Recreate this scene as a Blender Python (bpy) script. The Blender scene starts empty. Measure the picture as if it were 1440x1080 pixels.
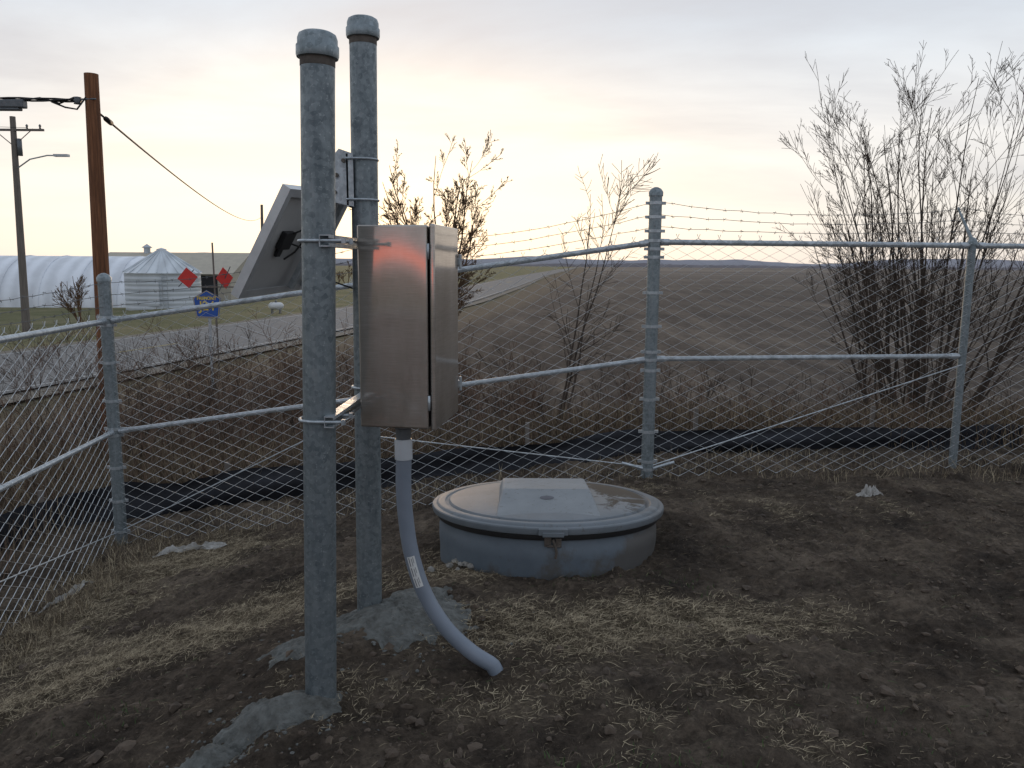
import bpy, math, random
from mathutils import Vector, Matrix, noise
random.seed(7)
R=random.random
def U(a,b): return a+(b-a)*random.random()
scene=bpy.context.scene
col=scene.collection

# ------------------------------------------------------------ helpers
def clamp(v,a=0.0,b=1.0): return max(a,min(b,v))
def ss(a,b,v):
    t=clamp((v-a)/(b-a)); return t*t*(3-2*t)
def lerp(a,b,t): return a+(b-a)*t

class MB:
    def __init__(s): s.v=[];s.f=[];s.m=[]
    def add(s,vs,fs,mi=0):
        o=len(s.v); s.v.extend([tuple(p) for p in vs])
        for f in fs:
            s.f.append(tuple(i+o for i in f)); s.m.append(mi)
    def tube(s,pts,rad,n=6,mi=0,caps=True):
        pts=[Vector(p) for p in pts]
        if not hasattr(rad,'__len__'): rad=[rad]*len(pts)
        vs=[];fs=[]
        t0=(pts[1]-pts[0]).normalized()
        ref=Vector((0,0,1)) if abs(t0.z)<0.9 else Vector((1,0,0))
        a=t0.cross(ref).normalized()
        L=len(pts)
        for i,p in enumerate(pts):
            if i==0:t=pts[1]-pts[0]
            elif i==L-1:t=pts[-1]-pts[-2]
            else:t=pts[i+1]-pts[i-1]
            if t.length<1e-9:t=t0
            t=t.normalized()
            a=(a-t*a.dot(t))
            if a.length<1e-6:a=t.orthogonal()
            a=a.normalized(); b=t.cross(a)
            for k in range(n):
                an=2*math.pi*k/n
                vs.append(p+(a*math.cos(an)+b*math.sin(an))*rad[i])
        for i in range(L-1):
            for k in range(n):
                k2=(k+1)%n
                fs.append((i*n+k,i*n+k2,(i+1)*n+k2,(i+1)*n+k))
        if caps and n>2:
            fs.append(tuple(reversed(range(n)))); fs.append(tuple(range((L-1)*n,L*n)))
        s.add(vs,fs,mi)
    def box(s,c,size,mi=0,M=None):
        c=Vector(c);x,y,z=[d/2 for d in size]
        vs=[Vector((i*x,j*y,k*z)) for i in(-1,1) for j in(-1,1) for k in(-1,1)]
        if M is not None: vs=[M@p for p in vs]
        vs=[p+c for p in vs]
        s.add(vs,[(0,1,3,2),(4,6,7,5),(0,4,5,1),(2,3,7,6),(0,2,6,4),(1,5,7,3)],mi)
    def lathe(s,prof,c=(0,0,0),n=48,mi=0,M=None):
        c=Vector(c);vs=[];fs=[]
        for r,z in prof:
            for k in range(n):
                an=2*math.pi*k/n
                p=Vector((r*math.cos(an),r*math.sin(an),z))
                if M is not None:p=M@p
                vs.append(p+c)
        for i in range(len(prof)-1):
            for k in range(n):
                k2=(k+1)%n
                fs.append((i*n+k,i*n+k2,(i+1)*n+k2,(i+1)*n+k))
        s.add(vs,fs,mi)
    def obj(s,name,mats,parent=None,smooth=False,bevel=0,auto=None):
        me=bpy.data.meshes.new(name); me.from_pydata(s.v,[],s.f)
        if not isinstance(mats,(list,tuple)):mats=[mats]
        for m in mats: me.materials.append(m)
        if len(mats)>1: me.polygons.foreach_set('material_index',s.m)
        if smooth: me.polygons.foreach_set('use_smooth',[True]*len(me.polygons))
        me.update()
        if auto is not None: me.set_sharp_from_angle(angle=math.radians(auto))
        o=bpy.data.objects.new(name,me); col.objects.link(o)
        if parent: o.parent=parent
        if bevel:
            b=o.modifiers.new('bevel','BEVEL');b.width=bevel;b.segments=3;b.limit_method='ANGLE'
        return o
def empty(name,loc=(0,0,0)):
    e=bpy.data.objects.new(name,None);e.location=loc;e.empty_display_size=.2;col.objects.link(e);return e

# ------------------------------------------------------------ materials
def newmat(name):
    m=bpy.data.materials.new(name);m.use_nodes=True
    nt=m.node_tree;b=nt.nodes['Principled BSDF'];return m,nt,b
def ramp(nt,fac,stops,interp='LINEAR'):
    r=nt.nodes.new('ShaderNodeValToRGB');r.color_ramp.interpolation=interp
    e=r.color_ramp.elements
    while len(e)<len(stops): e.new(.5)
    for i,(p,c) in enumerate(stops):
        e[i].position=p
        e[i].color=(c,c,c,1) if not hasattr(c,'__len__') else (*c,1)
    nt.links.new(fac,r.inputs[0]);return r.outputs[0]
def noi(nt,scale,detail=4,rough=.55,vec=None,dist=0):
    n=nt.nodes.new('ShaderNodeTexNoise');n.inputs['Scale'].default_value=scale
    n.inputs['Detail'].default_value=detail;n.inputs['Roughness'].default_value=rough
    n.inputs['Distortion'].default_value=dist
    if vec is not None: nt.links.new(vec,n.inputs['Vector'])
    return n.outputs['Fac']
def objco(nt,scale=(1,1,1),rot=(0,0,0)):
    t=nt.nodes.new('ShaderNodeTexCoord');mp=nt.nodes.new('ShaderNodeMapping')
    mp.inputs['Scale'].default_value=scale;mp.inputs['Rotation'].default_value=rot
    nt.links.new(t.outputs['Object'],mp.inputs['Vector']);return mp.outputs[0]
def mix(nt,f,a,b,bt='MIX'):
    m=nt.nodes.new('ShaderNodeMix');m.data_type='RGBA';m.blend_type=bt
    for i,x in ((0,f),(6,a),(7,b)):
        if hasattr(x,'links'): nt.links.new(x,m.inputs[i])
        elif i==0: m.inputs[0].default_value=x
        else: m.inputs[i].default_value=(*x,1)
    return m.outputs[2]
def math_(nt,op,a,b=None,c=None,cl=False):
    m=nt.nodes.new('ShaderNodeMath');m.operation=op;m.use_clamp=cl
    for i,x in enumerate((a,b,c)):
        if x is None: continue
        if hasattr(x,'links'): nt.links.new(x,m.inputs[i])
        else: m.inputs[i].default_value=x
    return m.outputs[0]
def bump(nt,b,h,strength=.3,dist=.01):
    n=nt.nodes.new('ShaderNodeBump');n.inputs['Strength'].default_value=strength
    n.inputs['Distance'].default_value=dist
    nt.links.new(h,n.inputs['Height']);nt.links.new(n.outputs[0],b.inputs['Normal'])
def simple(name,c1,c2=None,scale=8,rough=.7,metal=0,bs=0,bd=.005,spec=.5,stretch=(1,1,1),detail=5):
    m,nt,b=newmat(name)
    b.inputs['Roughness'].default_value=rough;b.inputs['Metallic'].default_value=metal
    b.inputs['Specular IOR Level'].default_value=spec
    if c2 is None: c2=tuple(x*.7 for x in c1)
    v=objco(nt,stretch);f=noi(nt,scale,detail,.6,v)
    c=ramp(nt,f,[(.3,c2),(.7,c1)]);nt.links.new(c,b.inputs['Base Color'])
    if bs: bump(nt,b,f,bs,bd)
    return m

def galv(name,base=(.25,.285,.30),dark=(.115,.14,.155),rough=.48,metal=.5,sc=60,spots=.42):
    m,nt,b=newmat(name)
    v=objco(nt)
    vo=nt.nodes.new('ShaderNodeTexVoronoi');vo.inputs['Scale'].default_value=sc;nt.links.new(v,vo.inputs['Vector'])
    f1=noi(nt,14,6,.7,v)
    v2=objco(nt,(10,10,1.3));f2=noi(nt,3,5,.6,v2)
    sep=nt.nodes.new('ShaderNodeSeparateColor');nt.links.new(vo.outputs['Color'],sep.inputs[0])
    f=math_(nt,'ADD',math_(nt,'MULTIPLY',sep.outputs[0],.18),math_(nt,'ADD',math_(nt,'MULTIPLY',f1,.5),math_(nt,'MULTIPLY',f2,.42)))
    c=ramp(nt,f,[(.38,dark),(.54,tuple(lerp(a,b_,.55) for a,b_ in zip(dark,base))),(.70,base)])
    f3=noi(nt,90,3,.65,v)
    sp=ramp(nt,f3,[(.60,0),(.68,1)])
    c=mix(nt,math_(nt,'MULTIPLY',sp,spots),c,(.50,.53,.54))
    f4=noi(nt,28,4,.7,v2)
    c=mix(nt,math_(nt,'MULTIPLY',ramp(nt,f4,[(.60,0),(.72,1)]),.5),c,(.075,.085,.092))
    nt.links.new(c,b.inputs['Base Color'])
    b.inputs['Metallic'].default_value=metal
    r=ramp(nt,f,[(.3,rough+.12),(.7,rough-.08)]);nt.links.new(r,b.inputs['Roughness'])
    bump(nt,b,f1,.12,.004)
    return m
M_galv=galv('galvanized_steel')
M_galv2=galv('galvanized_rail',base=(.54,.58,.61),dark=(.32,.35,.37),rough=.38,metal=.5)
M_fpost=galv('galvanized_fence_post',base=(.29,.33,.35),dark=(.15,.18,.19),rough=.45,metal=.45)
M_wire=simple('fence_wire',(.62,.64,.65),(.45,.47,.48),30,.4,.35)
M_barb=simple('barbed_wire',(.18,.18,.18),(.10,.10,.10),30,.6,.4)
M_rust=simple('rusty_collar',(.15,.125,.105),(.08,.065,.055),30,.8)
M_black=simple('black_plastic',(.02,.02,.022),(.012,.012,.013),10,.5)
M_cable=simple('cable',(.018,.018,.018),None,10,.6)
M_pvc=simple('grey_pvc',(.22,.25,.30),(.18,.21,.255),6,.42)
M_pvcw=simple('white_coupling',(.60,.63,.66),(.52,.54,.57),6,.4)
M_fit=simple('conduit_fitting',(.16,.17,.18),(.11,.12,.13),20,.45,.3)
M_label=simple('label_paper',(.7,.7,.68),(.6,.6,.58),20,.6)
M_print=simple('label_print',(.12,.12,.14),None,20,.6)
M_conc=simple('concrete',(.185,.19,.178),(.08,.078,.07),16,.97,0,1,.03,detail=9)

def steel():
    m,nt,b=newmat('brushed_stainless')
    b.inputs['Metallic'].default_value=1
    v=objco(nt,(1,1,70));f=noi(nt,12,4,.6,v)
    g=noi(nt,4,5,.65,objco(nt,(1,1,.5)))
    q=math_(nt,'ADD',math_(nt,'MULTIPLY',f,.45),math_(nt,'MULTIPLY',g,.55))
    c=ramp(nt,q,[(.36,(.38,.34,.305)),(.5,(.50,.46,.42)),(.64,(.63,.59,.55))])
    sm=ramp(nt,noi(nt,9,6,.7,objco(nt,(1,1,.3))),[(.56,0),(.70,1)])
    c=mix(nt,math_(nt,'MULTIPLY',sm,.35),c,(.28,.25,.22))
    nt.links.new(c,b.inputs['Base Color'])
    r=ramp(nt,q,[(.3,.06),(.7,.10)])
    # two lobes: a fairly clear reflection over a wider brushed sheen
    nt.links.new(r,b.inputs['Roughness'])
    s=nt.nodes.new('ShaderNodeSeparateXYZ');nt.links.new(objco(nt),s.inputs[0])
    xx=math_(nt,'SUBTRACT',s.outputs[0],.135);xx=math_(nt,'MULTIPLY',xx,xx)
    hh=math_(nt,'MULTIPLY',math_(nt,'MULTIPLY',xx,math_(nt,'SUBTRACT',s.outputs[2],.63)),-.6)
    wav=noi(nt,3.0,1,.5,objco(nt,(1,1,1)))
    h=math_(nt,'ADD',hh,math_(nt,'MULTIPLY',wav,.0007))
    bump(nt,b,h,1.0,1.0)
    b2=nt.nodes.new('ShaderNodeBsdfPrincipled');b2.inputs['Metallic'].default_value=1;b2.inputs['Roughness'].default_value=.42
    nt.links.new(c,b2.inputs['Base Color'])
    mx=nt.nodes.new('ShaderNodeMixShader');mx.inputs[0].default_value=.55
    nt.links.new(b.outputs[0],mx.inputs[1]);nt.links.new(b2.outputs[0],mx.inputs[2])
    nt.links.new(mx.outputs[0],nt.nodes['Material Output'].inputs['Surface'])
    return m
M_steel=steel()
M_alu=simple('aluminium_frame',(.66,.67,.68),(.55,.56,.57),15,.4,.5)
M_back=simple('panel_backsheet',(.52,.52,.515),(.42,.42,.415),4,.6)
M_cell=simple('solar_cells',(.01,.014,.04),(.006,.008,.02),6,.12)

def basin():
    m,nt,b=newmat('grey_fiberglass')
    v=objco(nt)
    f=noi(nt,5,5,.6,v)
    c=ramp(nt,f,[(.3,(.095,.12,.145)),(.7,(.13,.16,.19))])
    s=nt.nodes.new('ShaderNodeSeparateXYZ');nt.links.new(v,s.inputs[0])
    low=math_(nt,'SUBTRACT',.07,s.outputs[2])
    low=math_(nt,'ADD',math_(nt,'MULTIPLY',low,3.6),math_(nt,'MULTIPLY',math_(nt,'SUBTRACT',noi(nt,2.6,7,.7,v),.47),2.4))
    low=math_(nt,'ADD',low,math_(nt,'MULTIPLY',s.outputs[0],.6))
    mk=ramp(nt,low,[(.22,0),(.46,1)])
    c=mix(nt,math_(nt,'MULTIPLY',mk,.75),c,(.085,.072,.058))
    sp=ramp(nt,noi(nt,24,6,.8,v),[(.58,0),(.68,1)])
    c=mix(nt,math_(nt,'MULTIPLY',sp,.4),c,(.085,.072,.058))
    nt.links.new(c,b.inputs['Base Color'])
    b.inputs['Roughness'].default_value=.5
    bump(nt,b,noi(nt,12,3,.5,v),.08,.01)
    return m
def lidm(hood=False):
    m,nt,b=newmat('fiberglass_lid')
    v=objco(nt)
    f=noi(nt,4,5,.6,v)
    c=ramp(nt,f,[(.3,(.125,.145,.16)),(.7,(.175,.195,.215))]) if not hood else ramp(nt,f,[(.3,(.22,.235,.245)),(.7,(.28,.295,.305))])
    s=nt.nodes.new('ShaderNodeSeparateXYZ');nt.links.new(v,s.inputs[0])
    if not hood:
        q=math_(nt,'ADD',math_(nt,'MULTIPLY',s.outputs[0],.50),math_(nt,'MULTIPLY',s.outputs[1],.40))
        q=math_(nt,'ADD',q,math_(nt,'MULTIPLY',noi(nt,5,7,.75,v,.6),1.0))
        mk=ramp(nt,q,[(.60,0),(.68,1)])
        rr=math_(nt,'SQRT',math_(nt,'ADD',math_(nt,'MULTIPLY',s.outputs[0],s.outputs[0]),math_(nt,'MULTIPLY',s.outputs[1],s.outputs[1])))
        mk=math_(nt,'MULTIPLY',mk,ramp(nt,rr,[(.56,1),(.60,.25)]))
        c=mix(nt,math_(nt,'MULTIPLY',mk,.92),c,(.085,.065,.045))
    else: mk=noi(nt,3,2,.5,v)
    sp=ramp(nt,noi(nt,30,5,.75,v),[(.58,0),(.65,1)])
    c=mix(nt,math_(nt,'MULTIPLY',sp,.45),c,(.10,.085,.065))
    nt.links.new(c,b.inputs['Base Color'])
    b.inputs['Specular IOR Level'].default_value=.3
    nt.links.new(ramp(nt,mk,[(0,.48),(1,.9)]),b.inputs['Roughness'])
    return m
M_basin=basin();M_lid=lidm();M_hood=lidm(True)

def wood():
    m,nt,b=newmat('creosote_wood')
    v=objco(nt,(14,14,.7));f=noi(nt,3,6,.65,v)
    c=ramp(nt,f,[(.3,(.08,.033,.016)),(.55,(.21,.085,.036)),(.75,(.34,.15,.07))])
    nt.links.new(c,b.inputs['Base Color']);b.inputs['Roughness'].default_value=.85
    bump(nt,b,f,.6,.02);return m
M_wood=wood()
M_wood2=simple('weathered_wood',(.22,.19,.165),(.13,.115,.10),3,.9,stretch=(8,8,.5))
M_bark=simple('bark_grey_brown',(.098,.074,.058),(.05,.039,.032),9,.95,spec=.2)
M_bark2=simple('bark_tan',(.19,.115,.065),(.10,.065,.04),9,.9,spec=.2)
M_w1=simple('weed_tan',(.29,.22,.14),(.17,.13,.08),5,.9)
M_w2=simple('weed_brown',(.15,.11,.073),(.085,.062,.043),5,.9)
M_w3=simple('weed_rust',(.17,.10,.065),(.095,.06,.04),5,.9)
M_s1=simple('straw_pale',(.54,.45,.30),(.41,.33,.215),12,.8)
M_s2=simple('straw_dull',(.33,.265,.175),(.23,.18,.115),12,.85)
M_s3=simple('straw_dark',(.17,.13,.085),(.11,.085,.057),12,.9)
M_gr=simple('green_sprig',(.07,.12,.035),(.04,.07,.02),12,.8)
M_clod=simple('soil_clod',(.125,.092,.067),(.052,.039,.029),18,.97,0,.8,.01)
M_silt=simple('silt_fabric',(.016,.018,.026),(.008,.009,.013),7,.75,0,.4,.02)

# ------------------------------------------------------------ terrain
RP=[(-40,-26),(-20,-21.5),(0,-17),(14,-14),(20,-12.7),(30,-10.6),(40,-8.6),(60,-5.8),(100,-2.4),(200,5),(500,32),(900,72)]
def road_x(y):
    for (a,xa),(b_,xb) in zip(RP,RP[1:]):
        if y<=b_:
            return lerp(xa,xb,(y-a)/(b_-a))
    return 72
def pad(x,y):
    a=lerp(-.8,1.0,clamp((y-3.2)/2.8))
    return -.62*clamp((a-x)/(a+3.1))**1.0 if x>-3.1 else -.62-.04*min(1,(-3.1-x))
def H(x,y):
    p=pad(x,y)
    far=-1.2-.8*ss(-15,-32,x)
    t=max(ss(6.7,13.5,y),ss(-3.4,-9,x),ss(7,15,x),ss(0,-8,y))
    return lerp(p,far,t)
def Hd(x,y):
    z=H(x,y)
    near=(1-ss(7,9,y))*(1-ss(5,9,abs(x)))
    if near>0:
        v=Vector((x,y,0))
        n1=noise.noise(v*1.3+Vector((3,1,0)))*.05
        n2=noise.fractal(v*5.0,1.0,2.0,4)*.034
        n3=abs(noise.noise(v*15+Vector((9,0,4))))*.026
        n4=noise.noise(v*38)*.007
        z+=(n1+n2+n3+n4)*near-.01
    else:
        v=Vector((x,y,0));z+=noise.noise(v*.5)*.06*(1-ss(10,25,y))
    return z
def axis(fine0,fine1,step,lo,hi,g=1.13):
    a=[];v=fine0
    while v<fine1: a.append(v);v+=step
    a.append(fine1)
    s=step;v=fine1;up=[]
    while v<hi: s*=g;v+=s;up.append(min(v,hi))
    s=step;v=fine0;dn=[]
    while v>lo: s*=g;v-=s;dn.append(max(v,lo))
    return dn[::-1]+a+up
XS=axis(-3.4,4.2,.019,-3000,3000,1.10)
YS=axis(2.1,6.4,.018,-400,4000,1.08)
nx,ny=len(XS),len(YS)
verts=[];zone=[]
def strawmask(x,y):
    n=noise.fractal(Vector((x*2.6,y*2.6,5)),1,2,4)*.5
    def ell(cx,cy,a,b_,ang):
        dx,dy=x-cx,y-cy;c,s=math.cos(ang),math.sin(ang)
        u=(dx*c+dy*s)/a;w=(-dx*s+dy*c)/b_
        return 1-math.sqrt(u*u+w*w)
    m=max(ell(-1.75,3.85,1.4,.56,.55),ell(.55,3.45,1.3,.40,.10),ell(-2.3,5.5,.9,.7,.3)*.9,ell(.2,2.75,.9,.4,0)*.2,ell(-.4,4.2,.7,.5,.3)*.45,ell(1.8,5.3,1.6,.4,0)*.12,ell(-2.6,4.6,.6,1.3,0)*.8)
    return clamp(m*1.5+n*1.0-.04)
for y in YS:
    for x in XS:
        verts.append((x,y,Hd(x,y)))
        st=strawmask(x,y) if (-4<x<5 and 1.5<y<7) else 0
        rx=road_x(y)
        fld=ss(9,12,y+.25*x)*ss(2.0,4.5,x-rx-3-.02*y)
        gr=clamp(ss(2.5,-1,x-rx-3)+.0)
        if y<14 and x>-9: gr=0
        ver=ss(6.7,7.6,y)*(1-fld)*(1-gr)
        gr=max(gr,0)
        zone.append((max(st,ver*.75),fld,gr,1.0))
faces=[(j*nx+i,j*nx+i+1,(j+1)*nx+i+1,(j+1)*nx+i) for j in range(ny-1) for i in range(nx-1)]
me=bpy.data.meshes.new('ground');me.from_pydata(verts,[],faces)
ca=me.color_attributes.new('zone','FLOAT_COLOR','POINT')
flat=[c for z in zone for c in z];ca.data.foreach_set('color',flat)
me.polygons.foreach_set('use_smooth',[True]*len(me.polygons))
ground=bpy.data.objects.new('ground',me);col.objects.link(ground)
def groundmat():
    m,nt,b=newmat('soil_and_field')
    v=objco(nt)
    at=nt.nodes.new('ShaderNodeAttribute');at.attribute_name='zone'
    sp=nt.nodes.new('ShaderNodeSeparateColor');nt.links.new(at.outputs['Color'],sp.inputs[0])
    n1=noi(nt,1.7,8,.68,v);n2=noi(nt,26,7,.75,v)
    base=ramp(nt,n1,[(.36,(.050,.038,.029)),(.5,(.108,.082,.061)),(.64,(.20,.156,.116))])
    fine=ramp(nt,n2,[(.32,.45),(.68,1.5)])
    dirt=mix(nt,1.0,base,fine,'MULTIPLY')
    vs=objco(nt,(1,3.5,1),(0,0,.6));ns=noi(nt,30,6,.75,vs)
    vs2=objco(nt,(3.5,1,1),(0,0,.3));ns2=noi(nt,30,6,.75,vs2)
    ss_=math_(nt,'MAXIMUM',ns,ns2)
    stc=ramp(nt,ss_,[(.45,(.11,.085,.057)),(.62,(.23,.18,.12)),(.75,(.37,.30,.20))])
    sf=math_(nt,'MULTIPLY',sp.outputs[0],ramp(nt,ss_,[(.45,.45),(.6,1)]))
    c=mix(nt,sf,dirt,stc)
    # harvested field: faint irregular rows
    vf=objco(nt,(1,1,1),(0,0,math.radians(7)))
    sx=nt.nodes.new('ShaderNodeSeparateXYZ');nt.links.new(vf,sx.inputs[0])
    w=math_(nt,'SINE',math_(nt,'ADD',math_(nt,'MULTIPLY',sx.outputs[0],6.28/2.3),math_(nt,'MULTIPLY',noi(nt,.25,4,.6,v),5.0)))
    fn=noi(nt,1.9,11,.92,objco(nt,(1.6,.7,1),(0,0,math.radians(7))))
    fmid=noi(nt,.35,6,.75,objco(nt,(1.5,.12,1),(0,0,math.radians(7))))
    fbig=noi(nt,.03,6,.65,objco(nt,(.4,1.6,1)))
    q=math_(nt,'ADD',math_(nt,'MULTIPLY',w,.010),math_(nt,'ADD',math_(nt,'MULTIPLY',fn,.45),math_(nt,'ADD',math_(nt,'MULTIPLY',fbig,.28),math_(nt,'MULTIPLY',fmid,.27))))
    fc=ramp(nt,q,[(.43,(.034,.027,.023)),(.5,(.082,.065,.053)),(.57,(.175,.14,.108))])
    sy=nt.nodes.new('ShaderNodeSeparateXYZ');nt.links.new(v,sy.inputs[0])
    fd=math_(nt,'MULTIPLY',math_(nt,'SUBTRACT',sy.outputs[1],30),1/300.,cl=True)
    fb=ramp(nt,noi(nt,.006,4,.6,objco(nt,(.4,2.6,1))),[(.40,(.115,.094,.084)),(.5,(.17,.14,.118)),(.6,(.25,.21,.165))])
    fc=mix(nt,math_(nt,'MULTIPLY',fd,.85),fc,fb)  # painted haze: field colour pales with distance
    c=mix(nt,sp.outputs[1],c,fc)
    gc=ramp(nt,math_(nt,'ADD',math_(nt,'MULTIPLY',noi(nt,.25,6,.7,v),.6),math_(nt,'MULTIPLY',noi(nt,6,5,.7,v),.4)),[(.35,(.085,.095,.035)),(.5,(.16,.15,.075)),(.66,(.27,.22,.13))])
    c=mix(nt,sp.outputs[2],c,gc)
    nt.links.new(c,b.inputs['Base Color'])
    b.inputs['Roughness'].default_value=.96;b.inputs['Specular IOR Level'].default_value=.2
    hb=math_(nt,'ADD',noi(nt,40,9,.8,v),math_(nt,'MULTIPLY',noi(nt,9,5,.6,v),1.2))
    bump(nt,b,hb,1.0,.035)
    return m
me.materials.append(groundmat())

# ------------------------------------------------------------ road
def strip(name,off0,off1,lift,mat,y0=-40,y1=900,parent=None,dash=None):
    mb=MB();y=y0;ys=[]
    while y<y1: ys.append(y);y+=1.0 if y<120 else 10
    def pt(y,o):
        dx=(road_x(y+6)-road_x(y-6))/12;nrm=Vector((1,-dx)).normalized()
        xs=(road_x(y-3)+road_x(y)+road_x(y+3))/3
        x=xs+nrm.x*o;yy=y+nrm.y*o
        return (x,yy,H(xs,y)+lift)
    for a,b_ in zip(ys,ys[1:]):
        if dash and (int(a)//3)%4!=0: continue
        mb.add([pt(a,off0),pt(a,off1),pt(b_,off1),pt(b_,off0)],[(0,1,2,3)])
    return mb.obj(name,mat,parent)
M_asph=simple('asphalt',(.22,.215,.21),(.15,.147,.143),5,.9,0,.3,.01,spec=.25)
M_gravel=simple('gravel_shoulder',(.2,.175,.14),(.12,.105,.085),9,.95,0,.6,.02)
M_line=simple('road_paint',(.42,.42,.40),(.28,.28,.27),6,.7)
M_liney=simple('road_paint_yellow',(.36,.28,.09),(.24,.2,.08),6,.7)
road=empty('road')
strip('gravel_shoulder',-3.8,3.8,.06,M_gravel,parent=road)
strip('asphalt_surface',-3.0,3.0,.10,M_asph,parent=road)
strip('edge_line_a',-2.8,-2.7,.105,M_line,parent=road)
strip('edge_line_b',2.7,2.8,.105,M_line,parent=road)
strip('centre_line',-.06,.06,.105,M_liney,parent=road,dash=True)

# ------------------------------------------------------------ hills / tree line
def hills():
    ms=[simple('distant_treeline',(.32,.295,.31),(.22,.205,.22),.02,1,detail=8),simple('distant_hills',(.48,.48,.53),(.42,.42,.47),.004,1)]  # pale bluish aerial haze is put into these base colours
    mb=MB();n=700
    for layer,(D,h0,h1) in enumerate(((1300,.2,7),(2700,12,24))):
        vs=[];fs=[]
        for i in range(n+1):
            a=math.radians(-100+200*i/n)
            x=D*math.sin(a);y=D*math.cos(a)
            h=h0+h1*(noise.fractal(Vector((i*.03,layer*7,0)),1,2,4)*.7+.35)+(noise.noise(Vector((i*.8,3,layer)))*1.5 if layer==0 else 0)
            vs+= [(x,y,-6),(x,y,h)]
            vs+= [(x*1.1,y*1.1,-6)]
        for i in range(n):
            fs.append((i*3,i*3+3,i*3+4,i*3+1));fs.append((i*3+1,i*3+4,i*3+5,i*3+2))
        mb.add(vs,fs,layer)
    mb.obj('hills',ms,smooth=True)
hills()

# ------------------------------------------------------------ tree generator
def grow(mb,p,d,L,r,level,maxl,nseg=6,wob=.18,up=.06,kids=(5,8),spread=(.35,.8),ratio=(.35,.6),sides=5,mi=0,rmin=.002):
    pts=[p.copy()];rad=[r];q=p.copy();dd=d.normalized()
    sl=L/nseg
    for i in range(nseg):
        dd=(dd+Vector((U(-1,1),U(-1,1),U(-1,1)))*wob+Vector((0,0,up))).normalized()
        q=q+dd*sl;pts.append(q.copy())
        rad.append(max(rmin,r*(1-.85*(i+1)/nseg)))
    mb.tube(pts,rad,sides if level==0 else (4 if level==1 else 3),mi,caps=False)
    if level<maxl:
        k=random.randint(*kids)
        for j in range(k):
            t=U(.22,1.0)*nseg; i=min(nseg-1,int(t));f=t-i
            bp=pts[i].lerp(pts[i+1],f)
            bd=(pts[i+1]-pts[i]).normalized()
            o=bd.orthogonal().normalized();o.rotate(Matrix.Rotation(U(0,6.28),3,bd))
            an=U(*spread)
            nd=(bd*math.cos(an)+o*math.sin(an)).normalized()
            grow(mb,bp,nd,L*U(*ratio)*(1.1-.5*t/nseg),max(rmin,lerp(rad[i],rad[i+1],f)*.6),level+1,maxl,max(3,nseg-1),wob,up,kids,spread,ratio,sides,mi,rmin)

random.seed(19)
mb=MB();b0=Vector((-2.0,22,H(-2.0,22)-.1))
for k in range(15):
    a=U(0,6.28);l=U(.0,.36)
    grow(mb,b0+Vector((U(-.2,.2),U(-.2,.2),0)),Vector((math.cos(a)*l,math.sin(a)*l,1)),U(4.3,5.9),.05,0,3,8,.11,.03,(7,11),(.35,.95),(.24,.38),rmin=.0055)
mb.obj('bare_tree',M_bark2)
random.seed(5)
mb=MB();b0=Vector((.42,8.3,H(.42,8.3)-.05))
for k in range(3):
    grow(mb,b0+Vector((U(-.12,.12),U(-.1,.1),0)),Vector((U(-.14,.14),U(-.1,.1),1)),U(2.3,2.75),.015,0,2,8,.09,.02,(8,12),(.5,1.0),(.22,.40),rmin=.0024)
mb.obj('bare_tree',M_bark)
# large multi-stem shrub on the right
random.seed(27)
mb=MB();c0=Vector((4.6,9.0,0))
for k in range(46):
    a=U(0,6.28);rr=U(0,.6)
    x=c0.x+rr*math.cos(a);y=c0.y+rr*math.sin(a)*.8
    lean=U(0,.75)
    ll=U(2.6,4.2)*(1-.20*min(lean,1.2))
    grow(mb,Vector((x,y,H(x,y)-.05)),Vector((math.cos(a)*lean,math.sin(a)*lean*.8,1)),ll,U(.010,.021),0,3,9,.085,.035,(4,7),(.25,.8),(.24,.48),rmin=.0021)
mb.obj('bare_shrub',M_bark)
random.seed(31)
mb=MB();b0=Vector((-22.6,42,H(-22.6,42)-.1))
for k in range(5):
    grow(mb,b0,Vector((U(-.4,.4),U(-.3,.3),1)),U(1.8,2.6),.05,0,2,6,.13,.04,(6,9),(.3,.8),(.35,.55),rmin=.012)
mb.obj('bare_tree',M_bark2)
random.seed(41)
mb=MB()
for k in range(420):
    x=U(-6.5,.4);y=U(8.0,12.5)
    if x<-4.8 and R()<.4: continue
    hh=U(.7,1.65)*(1.0-.35*ss(-2,0.5,x))
    grow(mb,Vector((x,y,H(x,y)-.05)),Vector((U(-.4,.4),U(-.3,.3),1)),hh,.006,0,2,5,.15,.01,(4,7),(.3,.9),(.3,.55),rmin=.002,mi=random.choice((0,1,1)))
for k in range(260):
    x=U(.2,8.5);y=U(8.0,11.0)
    grow(mb,Vector((x,y,H(x,y)-.05)),Vector((U(-.35,.35),U(-.3,.3),1)),U(.3,.85),.005,0,2,5,.14,.01,(4,6),(.3,.9),(.3,.55),rmin=.002,mi=random.choice((0,1)))
mb.obj('brush_thicket',[M_bark,M_w3])

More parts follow.
